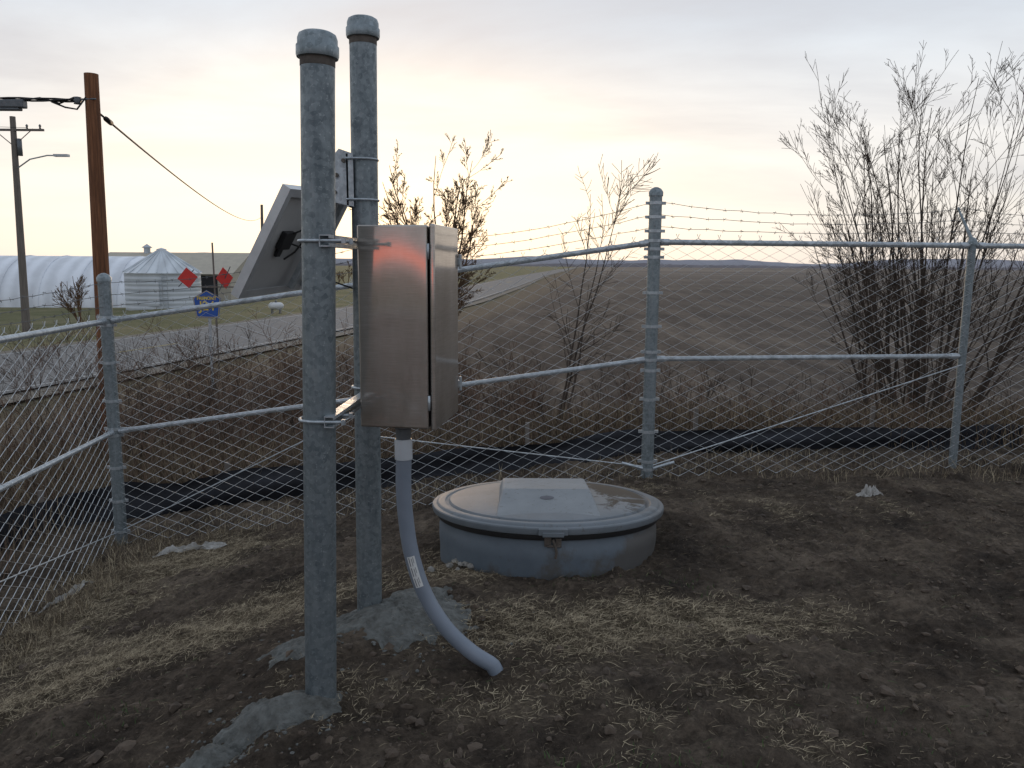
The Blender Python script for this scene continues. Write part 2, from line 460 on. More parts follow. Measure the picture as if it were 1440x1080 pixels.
random.seed(51)
def blades(name,n,region,hr,wd,mats,weights,lean=.5,flat=False,zoff=0):
    mb=MB();V=mb.v;F=mb.f;MM=mb.m
    for i in range(n):
        p=region()
        if p is None: continue
        x,y=p;z=Hd(x,y)+zoff
        h=U(*hr);a=U(0,6.28);w=U(*wd)
        if flat:
            el=abs(random.gauss(0,.30));dx,dy,dz=math.cos(a)*math.cos(el),math.sin(a)*math.cos(el),math.sin(el)
        else:
            l=U(0,lean);dx,dy,dz=math.cos(a)*l,math.sin(a)*l,1
        b=a+math.pi/2+U(-.5,.5)
        wx,wy=math.cos(b)*w/2,math.sin(b)*w/2
        o=len(V);k=U(-.5,.5)
        mx,my,mz=x+dx*h*.5+k*h*.3*math.cos(b),y+dy*h*.5+k*h*.3*math.sin(b),z+dz*h*.55
        ex,ey,ez=x+dx*h*1.05,y+dy*h*1.05,z+dz*h*(.95 if not flat else .7)
        V.extend([(x-wx,y-wy,z),(x+wx,y+wy,z+(w*.5 if flat else 0)),(mx+wx*.8,my+wy*.8,mz+(w*.5 if flat else 0)),(mx-wx*.8,my-wy*.8,mz),(ex,ey,ez)])
        F.append((o,o+1,o+2,o+3));F.append((o+3,o+2,o+4))
        mi=random.choices(range(len(mats)),weights)[0];MM.extend([mi,mi])
    return mb.obj(name,mats)
def reg_weeds():
    x=U(-9,10);y=7.1+abs(random.gauss(0,2.4))
    if x<-3.5 and R()<.5: y=U(2,9)
    return (x,y) if y<16 else None
blades('dry_weeds',64000,reg_weeds,(.10,.48),(.003,.009),[M_w1,M_w2,M_w3],(3,5,2),.8)

random.seed(61)
def reg_straw():
    for _ in range(12):
        x=U(-3.0,4.3);y=2.1+4.6*R()**1.3
        if R()<strawmask(x,y)**1.2: return (x,y)
    return None
blades('straw',90000,reg_straw,(.012,.06),(.0009,.0021),[M_s1,M_s2,M_s3],(4,5,3),flat=True,zoff=.005)
def reg_sc():
    return (U(-3.0,4.6),2.1+4.6*R()**1.2)
blades('grass_litter',26000,reg_sc,(.010,.048),(.0009,.0019),[M_s2,M_s3,M_gr],(4,6,.7),flat=True,zoff=.003)
def reg_fe():
    t=R()
    if t<.5: return (-3.05+U(-.15,.45),U(2.5,6.2))
    return (U(-3.1,4.8),U(5.9,6.6))
blades('fence_line_grass',8000,reg_fe,(.03,.12),(.002,.004),[M_s2,M_w2,M_s1],(3,4,2),1.2)
def reg_gr():
    c=random.choice(((.35,4.0),(.9,3.95),(.25,2.35),(.55,2.4),(1.3,2.6),(-1.6,3.0)))
    return (c[0]+random.gauss(0,.13),c[1]+random.gauss(0,.07))
blades('green_sprouts',260,reg_gr,(.01,.035),(.003,.005),[M_gr],(1,),.9)

# clods
random.seed(71)
mb=MB()
t=(1+5**.5)/2
ico=[Vector(p).normalized() for p in((-1,t,0),(1,t,0),(-1,-t,0),(1,-t,0),(0,-1,t),(0,1,t),(0,-1,-t),(0,1,-t),(t,0,-1),(t,0,1),(-t,0,-1),(-t,0,1))]
icf=[(0,11,5),(0,5,1),(0,1,7),(0,7,10),(0,10,11),(1,5,9),(5,11,4),(11,10,2),(10,7,6),(7,1,8),(3,9,4),(3,4,2),(3,2,6),(3,6,8),(3,8,9),(4,9,5),(2,4,11),(6,2,10),(8,6,7),(9,8,1)]
for i in range(16000):
    x=U(-2.9,4.4);y=2.1+4.4*R()**1.2
    if R()<strawmask(x,y)*.7: continue
    if noise.noise(Vector((x*1.4,y*1.4,2)))<-.05 and R()<.75: continue
    r=min(.028,.0026/(R()+.06)**.88*U(.6,1.3))
    z=Hd(x,y)
    sx_,sy_=U(.6,1.5),U(.6,1.5)
    mb.add([Vector((x,y,z))+Vector((p.x*sx_*U(.6,1.35),p.y*sy_*U(.6,1.35),p.z*U(.35,.9)))*r for p in ico],icf)
mb.obj('dirt_clods',M_clod)

# ------------------------------------------------------------ cabinet posts
def pipe_post(name,base,top,r):
    e=empty(name,base)
    b=Vector((0,0,-.25));tp=Vector(top)-Vector(base)
    mb=MB();mb.tube([b.lerp(tp,i/6) for i in range(7)],r,32);mb.obj('pipe',M_galv,e,True,auto=40)
    d=tp.normalized();M=d.to_track_quat('Z','Y').to_matrix()
    mb=MB();mb.lathe([(r+.0005,-.10),(r+.0012,-.098),(r+.0012,-.07),(r+.0005,-.065)],tp,32,0,M)
    mb.obj('thread_band',M_rust,e,True)
    mb=MB();mb.lathe([(r-.004,-.074),(r+.011,-.072),(r+.0135,-.064),(r+.0135,-.035),(r+.009,-.03),(r+.009,-.012),(r+.004,.002),(r-.008,.009),(r*.5,.013),(0.0005,.014)],tp,32,0,M)
    mb.obj('cap',M_fpost,e,True,auto=50)
    return e
B1=Vector((-.712,2.80,0));T1=Vector((-.652,2.80,2.345))
B2=Vector((-.66,3.56,-.01));T2=Vector((-.637,3.56,2.61))
pipe_post('galvanized_post',B1,T1,.057)
pipe_post('galvanized_post',B2,T2,.057)

def blob(c,a,b_,h,ang=0,seed=0):
    mb=MB();nr,na=30,110;vs=[];fs=[]
    for i in range(nr+1):
        t=i/nr
        for k in range(na):
            an=2*math.pi*k/na
            rr=t*(1+.30*noise.noise(Vector((math.cos(an)*1.6+seed,math.sin(an)*1.6,seed)))+.12*noise.noise(Vector((math.cos(an)*6+seed,math.sin(an)*6,seed))))
            x=rr*a*math.cos(an);y=rr*b_*math.sin(an)
            X=c[0]+x*math.cos(ang)-y*math.sin(ang);Y=c[1]+x*math.sin(ang)+y*math.cos(ang)
            q=Vector((X,Y,seed))
            z=lerp(H(X,Y),Hd(X,Y),t)+h*(1-t**2.2)-.035*t*t+noise.fractal(q*8,1,2,4)*.018+abs(noise.noise(q*34))*.014+noise.noise(q*70)*.006
            vs.append((X,Y,z))
    for i in range(nr):
        for k in range(na):
            k2=(k+1)%na;fs.append((i*na+k,i*na+k2,(i+1)*na+k2,(i+1)*na+k))
    mb.add(vs,fs);return mb
def crumbs(mb,cx,cy,sx,sy,n):
    for i in range(n):
        x=random.gauss(cx,sx);y=random.gauss(cy,sy);r=U(.003,.010)
        mb.add([Vector((x,y,Hd(x,y)+r*.1))+Vector((p.x*U(.6,1.6),p.y*U(.6,1.6),p.z*U(.4,.9)))*r for p in ico],icf)
f=blob((-.50,3.50),.42,.32,.055,0,1);f2=blob((-.88,3.24),.24,.19,.035,.2,4)
f.add(f2.v,f2.f);crumbs(f,-.55,3.35,.27,.14,240);f.obj('concrete_footing',M_conc)
f=blob((-.84,2.70),.27,.15,.05,.45,8);f2=blob((-1.02,2.5),.14,.10,.035,.4,9);f.add(f2.v,f2.f);crumbs(f,-.9,2.6,.15,.12,160)
f.obj('concrete_footing',M_conc)

# ------------------------------------------------------------ cabinet
cab=empty('electrical_cabinet',(-.575,3.0,.985))
cab.rotation_euler=(0,0,math.radians(-8))
W,L,Hh=.282,.40,.755
mb=MB();mb.box((W/2-.008,L/2,Hh/2),(W-.016,L,Hh));mb.obj('body',M_steel,cab,bevel=.006)
mb=MB();mb.box((W+.004,L/2,Hh/2),(.018,L+.012,Hh+.008));mb.obj('door',M_steel,cab,bevel=.006)
mb=MB();mb.box((W-.0065,L/2,Hh/2),(.003,L-.004,Hh-.004));mb.obj('gasket',M_black,cab)
mb=MB()
for z in (.115,.625):
    mb.box((W-.004,L+.018,z),(.05,.03,.028));mb.tube([(W+.02,L+.012,z-.03),(W+.02,L+.012,z+.03)],.007,8)
mb.obj('latches',M_galv2,cab,bevel=.002)
mb=MB()
for z in (.1,.66):
    mb.tube([(W-.012,-.007,z-.028),(W-.012,-.007,z+.028)],.005,10)
mb.obj('hinges',M_galv2,cab,True)
inv=(Matrix.Translation(cab.location)@Matrix.Rotation(math.radians(-8),4,'Z')).inverted()
mb=MB()
for z in (1.675,1.055):
    a=Vector((-.632,2.73,z));b_=Vector((-.59,3.68,z))
    d=(b_-a);ang=math.atan2(d.y,d.x)
    M=Matrix.Rotation(ang-math.pi/2,3,'Z')
    c=(a+b_)/2
    mb.box(c+Vector((.0,0,.018)),(.036,d.length,.004),0,M)
    mb.box(c+Vector((.0,0,-.018)),(.036,d.length,.004),0,M)
    mb.box(c+M@Vector((-.0165,0,0)),(.003,d.length,.0318),0,M)
    for s in (-1,1):
        mb.box(c+M@Vector((.0165,0,s*.0122)),(.003,d.length,.007),0,M)
ob=mb.obj('mounting_struts',M_galv2);ob.parent=cab;ob.matrix_parent_inverse=inv
mb=MB()
for z in (1.675,1.055):
    for B,T in ((B1,T1),(B2,T2)):
        p=B.lerp(T,z/2.4)
        pts=[(p.x+.10,p.y-.064,z)]+[(p.x+.064*math.cos(a),p.y+.064*math.sin(a),z) for a in [math.radians(-90-10*i) for i in range(19)]]+[(p.x+.10,p.y+.064,z)]
        mb.tube(pts,.0055,8)
        for s in(-1,1): mb.box((p.x+.102,p.y+s*.064,z),(.012,.018,.018))
ob=mb.obj('u_bolts',M_galv2);ob.parent=cab;ob.matrix_parent_inverse=inv

# ------------------------------------------------------------ conduit
con=empty('conduit_pipe',(-.42,3.07,.98))
O=con.location.copy()
def rel(pts,o): return [Vector(p)-Vector(o) for p in pts]
ctrl=[(-.425,3.09,.84),(-.427,3.09,.72),(-.42,3.09,.60),(-.397,3.08,.45),(-.345,3.07,.29),(-.26,3.06,.15),(-.16,3.05,.055),(-.07,3.04,-.0)]
def cr(P,n=8):
    P=[Vector(p) for p in P];out=[]
    Q=[P[0]*2-P[1]]+P+[P[-1]*2-P[-2]]
    for i in range(1,len(Q)-2):
        for k in range(n):
            t=k/n;a,b_,c,d=Q[i-1],Q[i],Q[i+1],Q[i+2]
            out.append(.5*((2*b_)+(c-a)*t+(2*a-5*b_+4*c-d)*t*t+(3*b_-a-3*c+d)*t**3))
    out.append(P[-1]);return out
cp=cr(ctrl)
cp.append(cp[-1]+(cp[-1]-cp[-2]).normalized()*.03+Vector((0,0,-.03)))
mb=MB();mb.tube(rel(cp,O),.031,20);mb.obj('pipe_bend',M_pvc,con,True,auto=50)
mb=MB();mb.lathe([(.0,.915),(.027,.915),(.027,.99)],Vector((-.425,3.09,0))-O,20)
mb.lathe([(.036,.985),(.036,.965),(.030,.96),(.030,.915)],Vector((-.425,3.09,0))-O,12);mb.obj('hub_fitting',M_fit,con,True,auto=40)
mb=MB();mb.lathe([(.02,.921),(.034,.92),(.035,.917),(.035,.842),(.034,.839),(.0305,.838)],Vector((-.425,3.09,0))-O,24);mb.obj('coupling',M_pvcw,con,True,auto=40)
i0=[i for i,p in enumerate(cp) if p.z<.40][0]
mb=MB();mp=MB()
def wrap(mbb,l0,l1,a0,a1,r,c0,d,side):
    vs=[];fs=[];n=8
    for l in (l0,l1):
        for k in range(n+1):
            a=lerp(a0,a1,k/n)
            vs.append(c0+d*l+(Vector((0,-1,0))*math.cos(a)+side*math.sin(a))*r-O)
    for k in range(n): fs.append((k,k+1,n+2+k,n+1+k))
    mbb.add(vs,fs)
for j in range(3):
    k=i0-2+j*2
    c0=cp[k];d=(cp[k+1]-cp[k-1]).normalized();side=Vector((0,-1,0)).cross(d).normalized()
    ln=(cp[k+2]-cp[k]).length/2+.001
    wrap(mb,-ln,ln,-.5,.5,.0322,c0,d,side)
    wrap(mp,-ln*.8,ln*.8,-.32,-.22,.0327,c0,d,side);wrap(mp,-ln*.6,ln*.8,.0,.06,.0327,c0,d,side);wrap(mp,-ln*.8,ln*.3,.2,.26,.0327,c0,d,side)
mb.obj('label',M_label,con);mp.obj('label_print',M_print,con)

# ------------------------------------------------------------ solar panel
sol=empty('solar_panel',(-.890,3.2,1.9))
u=Vector((.11,.5,.02)).normalized();v=Vector((-.25,.05,-.43));v=(v-u*v.dot(u)).normalized()
nrm=u.cross(v).normalized()
if nrm.x>0: nrm=-nrm
PW,PH=.60,.50
def Pp(a,b_,c): return u*a+v*b_+nrm*c
def pbox(mb,a0,a1,b0,b1,c0,c1,mi=0):
    vs=[Pp(a,b_,c) for a in(a0,a1) for b_ in(b0,b1) for c in(c0,c1)]
    mb.add(vs,[(0,1,3,2),(4,6,7,5),(0,4,5,1),(2,3,7,6),(0,2,6,4),(1,5,7,3)],mi)
mb=MB()
pbox(mb,0,PW,0,.012,-.03,.008);pbox(mb,0,PW,PH-.012,PH,-.03,.008);pbox(mb,0,.012,.012,PH-.012,-.03,.008);pbox(mb,PW-.012,PW,.012,PH-.012,-.03,.008)
pbox(mb,.012,.035,.012,PH-.012,-.03,-.027);pbox(mb,PW-.035,PW-.012,.012,PH-.012,-.03,-.027);pbox(mb,.035,PW-.035,PH-.035,PH-.012,-.03,-.027);pbox(mb,.035,PW-.035,.012,.035,-.03,-.027)
mb.obj('frame',M_alu,sol)
mb=MB();pbox(mb,.0125,PW-.0125,.0125,PH-.0125,-.003,.0);mb.obj('backsheet',M_back,sol)
mb=MB();pbox(mb,.0125,PW-.0125,.0125,PH-.0125,.0015,.004);mb.obj('cells',M_cell,sol)
mb=MB();pbox(mb,.15,.24,.20,.28,-.028,-.0045);pbox(mb,.17,.21,.28,.32,-.018,-.0045);mb.obj('junction_box',M_black,sol,bevel=.004)
mb=MB();mb.tube([Pp(.20,.2,-.03),Pp(.26,.16,-.05),Pp(.33,.15,-.04),Pp(.36,.22,-.02),Pp(.33,.3,-.015),Pp(.25,.33,-.02)],.004,6)
mb.tube([Pp(.22,.25,-.02),Pp(.3,.26,-.04),Pp(.42,.3,-.05),Pp(.5,.4,-.04),Vector((.22,.36,-.42)),Vector((.24,.30,-.55))],.004,6)
mb.obj('cables',M_cable,sol,True)
mb=MB()
pbox(mb,.38,.41,.03,PH-.03,-.052,-.0305);pbox(mb,.50,.53,.03,PH-.03,-.052,-.0305)
pc=Vector((-.64,3.56,2.0))-Vector(sol.location)
for dy in (-.055,.055):
    vs=[(pc.x-.135,pc.y+dy,pc.z-.14),(pc.x-.04,pc.y+dy,pc.z-.16),(pc.x-.04,pc.y+dy,pc.z+.06),(pc.x-.10,pc.y+dy,pc.z+.08),(pc.x-.15,pc.y+dy,pc.z+.02)]
    vs2=[(x,y+.004,z) for x,y,z in vs]
    n=5;mb.add(vs+vs2,[tuple(range(n)),tuple(reversed(range(n,2*n)))]+[(i,(i+1)%n,n+(i+1)%n,n+i) for i in range(n)])
mb.box(Vector((pc.x-.066,pc.y,pc.z-.05)),(.008,.11,.22))
for z in (-.13,.04):
    pts=[(pc.x-.07,pc.y-.066,pc.z+z)]+[(pc.x-.01+.066*math.cos(a),pc.y+.066*math.sin(a),pc.z+z) for a in [math.radians(-90+10*i) for i in range(19)]]+[(pc.x-.07,pc.y+.066,pc.z+z)]
    mb.tube(pts,.005,8)
mb.obj('bracket',M_galv2,sol)
mb=MB()
for a_,b_ in ((-.11,-.03),(-.08,.03),(-.12,-.10)):
    mb.tube([(pc.x+a_,pc.y-.066,pc.z+b_),(pc.x+a_,pc.y-.05,pc.z+b_)],.009,8)
mb.obj('bolts',M_rust,sol)

# ------------------------------------------------------------ basin
bas=empty('lift_station_basin',(.215,4.60,0));bas.rotation_euler=(math.radians(-5),0,0)
mb=MB();mb.lathe([(.632,-.35),(.634,-.02),(.639,.03),(.639,.09),(.634,.10),(.634,.14)],n=96);mb.obj('wall',M_basin,bas,True,auto=40)
mb=MB();mb.lathe([(.634,.14),(.648,.141),(.651,.146),(.651,.170),(.645,.172)],n=96);mb.obj('gasket',M_black,bas,True,auto=40)
mb=MB();mb.lathe([(.62,.172),(.668,.173),(.676,.177),(.680,.190),(.680,.206),(.676,.212),(.655,.214),(.648,.222),(.640,.226),(.605,.226),(.598,.219),(.585,.218),(.575,.230),(.55,.235),(.4,.248),(.2,.256),(.0005,.259)],n=96);mb.obj('lid',M_lid,bas,True,auto=30)
def hood():
    a,b_=.285,.25
    vs=[(-a,-.50,.232),(a,-.50,.232),(b_,-.15,.315),(-b_,-.15,.315),(b_,.24,.308),(-b_,.24,.308),(a,.30,.235),(-a,.30,.235),(-a,-.50,.20),(a,-.50,.20),(a,.30,.20),(-a,.30,.20)]
    fs=[(0,1,2,3),(3,2,4,5),(5,4,6,7),(1,9,10,6,4,2),(0,3,5,7,11,8),(0,8,9,1),(7,6,10,11)]
    m=MB();m.add([(x-.015,y,z) for x,y,z in vs],fs);m.obj('hood',M_hood,bas,bevel=.012)
hood()
mb=MB();ang=math.atan2(.083,.35)
M=Matrix.Rotation(ang,3,'X')
mb.lathe([(.0,.0),(.04,.0)],( -.015,-.27,.289),24,0,M@Matrix.Diagonal((1,.6,1)));mb.obj('hood_mark',M_print,bas)
mb=MB();mb.box((.0,-.668,.194),(.15,.05,.034));mb.box((.0,-.695,.182),(.11,.012,.024));mb.obj('latch_plate',M_lid,bas,bevel=.004)
mb=MB()
mb.box((-.025,-.645,.135),(.035,.012,.05));mb.box((.03,-.645,.13),(.03,.012,.045));mb.tube([(.0,-.66,.15),(.012,-.665,.12),(.02,-.66,.08),(.015,-.652,.05)],.007,8)
mb.tube([(-.03,-.66,.115),(.04,-.66,.115)],.006,8)
mb.obj('hasp',M_rust,bas)

# ------------------------------------------------------------ chain link fence
fen=empty('chain_link_fence')
P=[(-2.55,-2.0),(-2.80,1.6),(-3.11,6.16),(-1.04,6.05),(1.04,6.0),(3.58,6.36),(6.2,6.75),(9.0,7.2)]
PP=[Vector((x,y,H(x,y))) for x,y in P]
PP[0].z=-.63;PP[1].z=-.65
RT,RM=1.77,.905
posts=MB()
def fpost(p,r,h):
    t=p+Vector((0,0,h))
    posts.tube([p-Vector((0,0,.15)),t],r,20)
    posts.lathe([(r+.006,-.03),(r+.006,.0),(r*.8,.022),(r*.3,.034),(.0005,.036)],t,20)
fpost(PP[2],.047,2.10);fpost(PP[4],.047,2.13)
for i in (0,1,3,5,6,7): fpost(PP[i],.031,1.80)
for i in (1,3,5,6,7):
    p=PP[i]+Vector((0,0,1.80));posts.tube([p,p+Vector((-.05 if i==5 else 0,.16,.27))],[.016,.008],6)
posts.obj('posts',M_fpost,fen,True,auto=40)
bands=MB()
for i,hs in ((2,(.1,.35,.62,.88,.93,1.15,1.45,1.74,1.80)),(4,(.06,.12,.35,.6,.82,.90,.96,1.15,1.4,1.66,1.72,1.78,1.85,1.95,2.05))):
    for h in hs:
        bands.lathe([(.048,-.011),(.051,-.011),(.051,.011),(.048,.011)],PP[i]+Vector((0,0,h)),16)
        for s in (-1,1): bands.box(PP[i]+Vector((s*.06,-.0,h)),(.03,.012,.022))
bands.obj('post_bands',M_galv2,fen)
rails=MB()
for a,b_ in zip(PP,PP[1:]):
    for hgt,rr in ((RT,.021),(RM,.0185)):
        if hgt==RM and b_.x>4: continue
        d=(b_-a);dn=d.normalized()
        rails.tube([a+Vector((0,0,hgt))+dn*.03,b_+Vector((0,0,hgt))-dn*.03],rr,14)
        for q,s in ((a,1),(b_,-1)):
            rails.tube([q+Vector((0,0,hgt))+dn*.045*s,q+Vector((0,0,hgt))+dn*.11*s],rr+.005,14)
rails.obj('rails',M_galv2,fen,True,auto=40)
rods=MB()
def rod(a,b_,h0,h1):
    rods.tube([a+Vector((0,-.025,h0)),b_+Vector((0,-.025,h1))],.0045,6)
rod(PP[4],PP[5],.08,.84);rod(PP[4],PP[3],.08,.60);rod(PP[2],PP[3],.10,.84);rod(PP[2],PP[1],.10,.84)
rods.tube([PP[4]+Vector((.04,-.03,.07)),PP[4]+Vector((.2,-.03,.12))],.011,8)
rods.tube([PP[4]+Vector((-.04,-.03,.07)),PP[4]+Vector((-.2,-.03,.11))],.011,8)
rods.obj('truss_rods',M_galv2,fen)
fab=MB();w=.080;hw=w/2
for a,b_ in zip(PP,PP[1:]):
    d=b_-a;Ld=math.hypot(d.x,d.y);n=int(round(Ld/w));ww=Ld/n
    ux,uy=d.x/Ld,d.y/Ld;px,py=uy,-ux
    if py>0 : px,py=-px,-py
    off=.027
    if abs(ux)<.3: px,py=(-1,0);
    nk=int(1.82/hw)
    for i in range(n):
        pts=[]
        for k in range(nk+1):
            s=1 if (k+i)%2==0 else -1
            t=(i+.5+s*.5)*ww
            z=a.z+d.z*t/Ld+.0+k*hw*1.0
            q1=Vector((t*.9+a.x*3,z*1.1,a.y))
            bul=noise.noise(q1)*.03;t2=t+noise.noise(q1*1.3+Vector((5,5,5)))*.014;z+=noise.noise(q1*1.3+Vector((1,9,5)))*.014
            o=off+s*.0018+bul*math.sin(clamp((z-a.z)/1.8)*math.pi)
            pts.append((a.x+ux*t2+px*o,a.y+uy*t2+py*o,z))
        l=Vector(pts[-1]);pts.append(tuple(l+Vector((ux*.012*(-1 if (nk+i)%2==0 else 1),uy*.012*(-1 if (nk+i)%2==0 else 1),.03))))
        fab.tube(pts,.00235,4,caps=False)
fab.obj('chain_link_fabric',M_wire,fen)
bw=MB()
for si,dz in enumerate((.10,.19,.28)):
    tops=[]
    for i,p in enumerate(PP):
        tops.append(p+Vector((0,.05+.05*si if i not in(2,4) else .0,1.78+dz)))
    for a,b_ in zip(tops,tops[1:]):
        n=int((b_-a).length/.13)
        pts=[]
        for k in range(n+1):
            t=k/n;q=a.lerp(b_,t)+Vector((0,0,-.05*4*t*(1-t)*(.6+.4*si)+U(-.004,.004)));pts.append(q)
            bw.tube([q+Vector((U(-.012,.012),U(-.01,.01),-.014)),q+Vector((U(-.012,.012),U(-.01,.01),.014))],.0013,3)
            bw.tube([q+Vector((-.012,U(-.01,.01),U(-.01,.01))),q+Vector((.012,0,U(-.01,.01)))],.0018,3)
        bw.tube(pts,.0019,4)
bw.obj('barbed_wire',M_barb,fen)

# ------------------------------------------------------------ silt fence
SP=cr([(11,8.0,0),(6.5,7.4,0),(3.6,7.1,0),(1.0,6.8,0),(-1.2,6.85,0),(-3.2,6.9,0),(-4.0,6.3,0),(-4.1,4.5,0),(-4.0,1.0,0)],16)
mb=MB();vs=[];fs=[]
for i,p in enumerate(SP):
    hh=.24+.10*ss(1,-3,p.x)+.05*noise.noise(Vector((i*.2,0,0)))+.02*noise.noise(Vector((i*1.1,4,0)))
    for k in range(7):
        t=k/6
        wv=noise.noise(Vector((i*.35,k*.5,3)))*.06*(.3+t)
        vs.append((p.x+wv*.6,p.y+wv+.04*math.sin(i*.55)*t+.05*math.sin(t*5+i*.2)*(1-t),H(p.x,p.y)-.05+t*hh))
for i in range(len(SP)-1):
    for k in range(6): fs.append((i*7+k,(i+1)*7+k,(i+1)*7+k+1,i*7+k+1))
mb.add(vs,fs);sf=empty('silt_fence');mb.obj('fabric',M_silt,sf,True)
mb=MB()
for i in range(4,len(SP),10):
    p=SP[i];z=H(p.x,p.y);mb.box((p.x,p.y+.08,z+.12),(.035,.035,.5))
mb.obj('stakes',M_wood2,sf)

# ------------------------------------------------------------ wooden pole + service drop
wp=empty('utility_pole',(-5.62,11,H(-5.62,11)))
O=Vector(wp.location);top=Vector((-5.54,11,4.03))
mb=MB();mb.tube([Vector((0,0,-.3)),(top-O)*.5,top-O],[.112,.10,.088],20);mb.obj('pole',M_wood,wp,True,auto=40)
mb=MB()
hz=3.66
base=Vector((-5.64,10.92,hz))-O
for k in range(3):
    pts=[]
    for i in range(31):
        t=i/30;a=t*22+k*2.09
        pts.append(Vector((base.x-.05-t*4.2,base.y+.018*math.cos(a)-t*.6,base.z+.018*math.sin(a)+.02-.05*t)))
    mb.tube(pts,.012,5)
mb.tube([base+Vector((-.1,0,.06)),base+Vector((-.3,0,-.02)),base+Vector((-.55,0,.05)),base+Vector((-.9,-.1,-.02))],.012,5)
mb.tube([base+Vector((.05,0,.06)),base+Vector((-.05,-.05,-.10)),base+Vector((-.22,-.02,-.07)),base+Vector((-.4,0,.0))],.012,5)
mb.obj('service_bundle',M_cable,wp,True)
mb=MB();mb.box(base+Vector((-.93,-.1,-.05)),(.48,.12,.10));mb.box(base+Vector((-.93,-.1,-.115)),(.36,.10,.035));mb.obj('splice_enclosure',M_fit,wp,bevel=.015)
mb=MB();mb.lathe([(.0,-.05),(.05,-.045),(.035,-.02),(.055,.0),(.035,.02),(.05,.04),(0.0,.05)],base+Vector((-.06,0,.02)),12);mb.tube([base+Vector((-.3,0,.03)),base+Vector((.18,0,.04))],.012,6);mb.obj('insulator',M_fit,wp,True)
far=Vector((-21.6,70,5.4))-O;st=Vector((-5.5,11.05,3.55))-O
pts=[st.lerp(far,(i/60)**1.0)+Vector((0,0,-.7*4*(i/60)*(1-i/60))) for i in range(61)]
mb=MB();mb.tube(pts,.015,5)
mb.tube([pts[0]+(pts[1]-pts[0])*.42,pts[0]+(pts[1]-pts[0])*.75],.035,8)
mb.obj('drop_wire',M_cable,wp,True)

def upole(x,y,ztop,lamp,arm=2.6):
    g=H(x,y);e=empty('utility_pole',(x,y,g));h=ztop-g
    mb=MB();mb.tube([(0,0,-.3),(.15,0,h)],[.17,.11],12)
    if arm:
        mb.box((.15,-.05,h-.55),(arm,.09,.09))
        mb.tube([(-.7,-.06,h-.5),(.13,-.06,h-1.2)],.02,4);mb.tube([(1.0,-.06,h-.5),(.15,-.06,h-1.2)],.02,4)
    mb.obj('pole',M_wood2,e,True,auto=40)
    if arm:
        mb=MB()
        for q in (-1.0,-.5,.75,1.3): mb.lathe([(.0,0),(.05,0),(.03,.06),(.06,.1),(.03,.16),(0,.18)],(q,-.05,h-.49),8)
        mb.tube([(.35,0,h-1.6),(.35,0,h-.9)],.1,10)
        mb.obj('insulators',M_fit,e,True)
    if lamp:
        mb=MB();mb.tube([(.05,0,h-2.2),(.8,-.1,h-1.75),(1.6,-.2,h-1.6),(2.0,-.2,h-1.6)],.03,8);mb.box((2.2,-.2,h-1.6),(.6,.2,.1));mb.obj('street_lamp_arm',M_galv2,e)
    return e
upole(-21.2,35,7.6,True)
upole(-21.6,70,6.5,False,0)
mb=MB()
for q in (-.9,.6):
    A=Vector((-21.05+q,35,7.15));B=Vector((-45+q,15,7.0));mb.tube([A.lerp(B,i/16)+Vector((0,0,-2.4*(i/16)*(1-i/16))) for i in range(17)],.009,4)
mb.obj('power_lines',M_cable)

# ------------------------------------------------------------ signs
M_blue=simple('sign_blue',(.02,.10,.42),(.015,.08,.35),5,.4)
M_yel=simple('sign_yellow',(.80,.58,.06),(.7,.5,.05),5,.45)
M_red=simple('sign_red',(.70,.04,.03),(.6,.03,.025),5,.45)
sx,sy=-6.82,18.0;sz=H(sx,sy)
sg=empty('county_route_sign',(sx,sy,sz));sg.rotation_euler=(0,0,math.radians(-6))
mb=MB();mb.box((0.03,.03,.95),(.06,.025,2.0));mb.obj('sign_post',M_galv2,sg)
def penta(s,y0,name,mat,th=.004):
    pts=[(0,.31),(.33,.13),(.26,-.31),(-.26,-.31),(-.33,.13)]
    vs=[(x*s,y0,z*s) for x,z in pts]+[(x*s,y0+th,z*s) for x,z in pts]
    fs=[tuple(range(5)),tuple(reversed(range(5,10)))]+[(i,(i+1)%5,5+(i+1)%5,5+i) for i in range(5)]
    m=MB();m.add(vs,fs);o=m.obj(name,mat,sg);o.location=(0,0,1.88);return o
penta(1,0,'blank',M_blue);penta(.96,-.003,'border',M_yel,.002);penta(.92,-.006,'field',M_blue,.002)
def text(body,size,loc,parent,mat,name,rot=(math.pi/2,0,0),xs=1):
    c=bpy.data.curves.new(name,'FONT');c.body=body;c.size=size;c.align_x='CENTER';c.align_y='CENTER';c.extrude=.001;c.offset=.003
    o=bpy.data.objects.new(name,c);col.objects.link(o);o.parent=parent;o.location=loc;o.rotation_euler=rot;o.scale=(xs,1,1);c.materials.append(mat);return o
text('FREMONT',.105,(0,-.010,2.005),sg,M_yel,'text_fremont',xs=.95)
text('J24',.29,(0,-.010,1.83),sg,M_yel,'text_route')
fx,fy=-7.35,20.0;fz=H(fx,fy)
wf=empty('hazard_marker_sign',(fx,fy,fz))
mb=MB();mb.tube([(0,0,0),(-.03,0,3.28)],.022,8);mb.box((.0,-.02,2.2),(1.3,.02,.03));mb.obj('post',M_wood2,wf)
mb=MB();M=Matrix.Rotation(math.radians(40),3,'Y');mb.box((-.66,-.04,2.42),(.36,.006,.36),0,M);mb.obj('red_marker',M_red,wf)
mb=MB();M=Matrix.Rotation(math.radians(62),3,'Z')@Matrix.Rotation(math.radians(40),3,'Y');mb.box((.25,-.04,2.42),(.40,.006,.36),0,M);mb.obj('red_marker',M_red,wf)
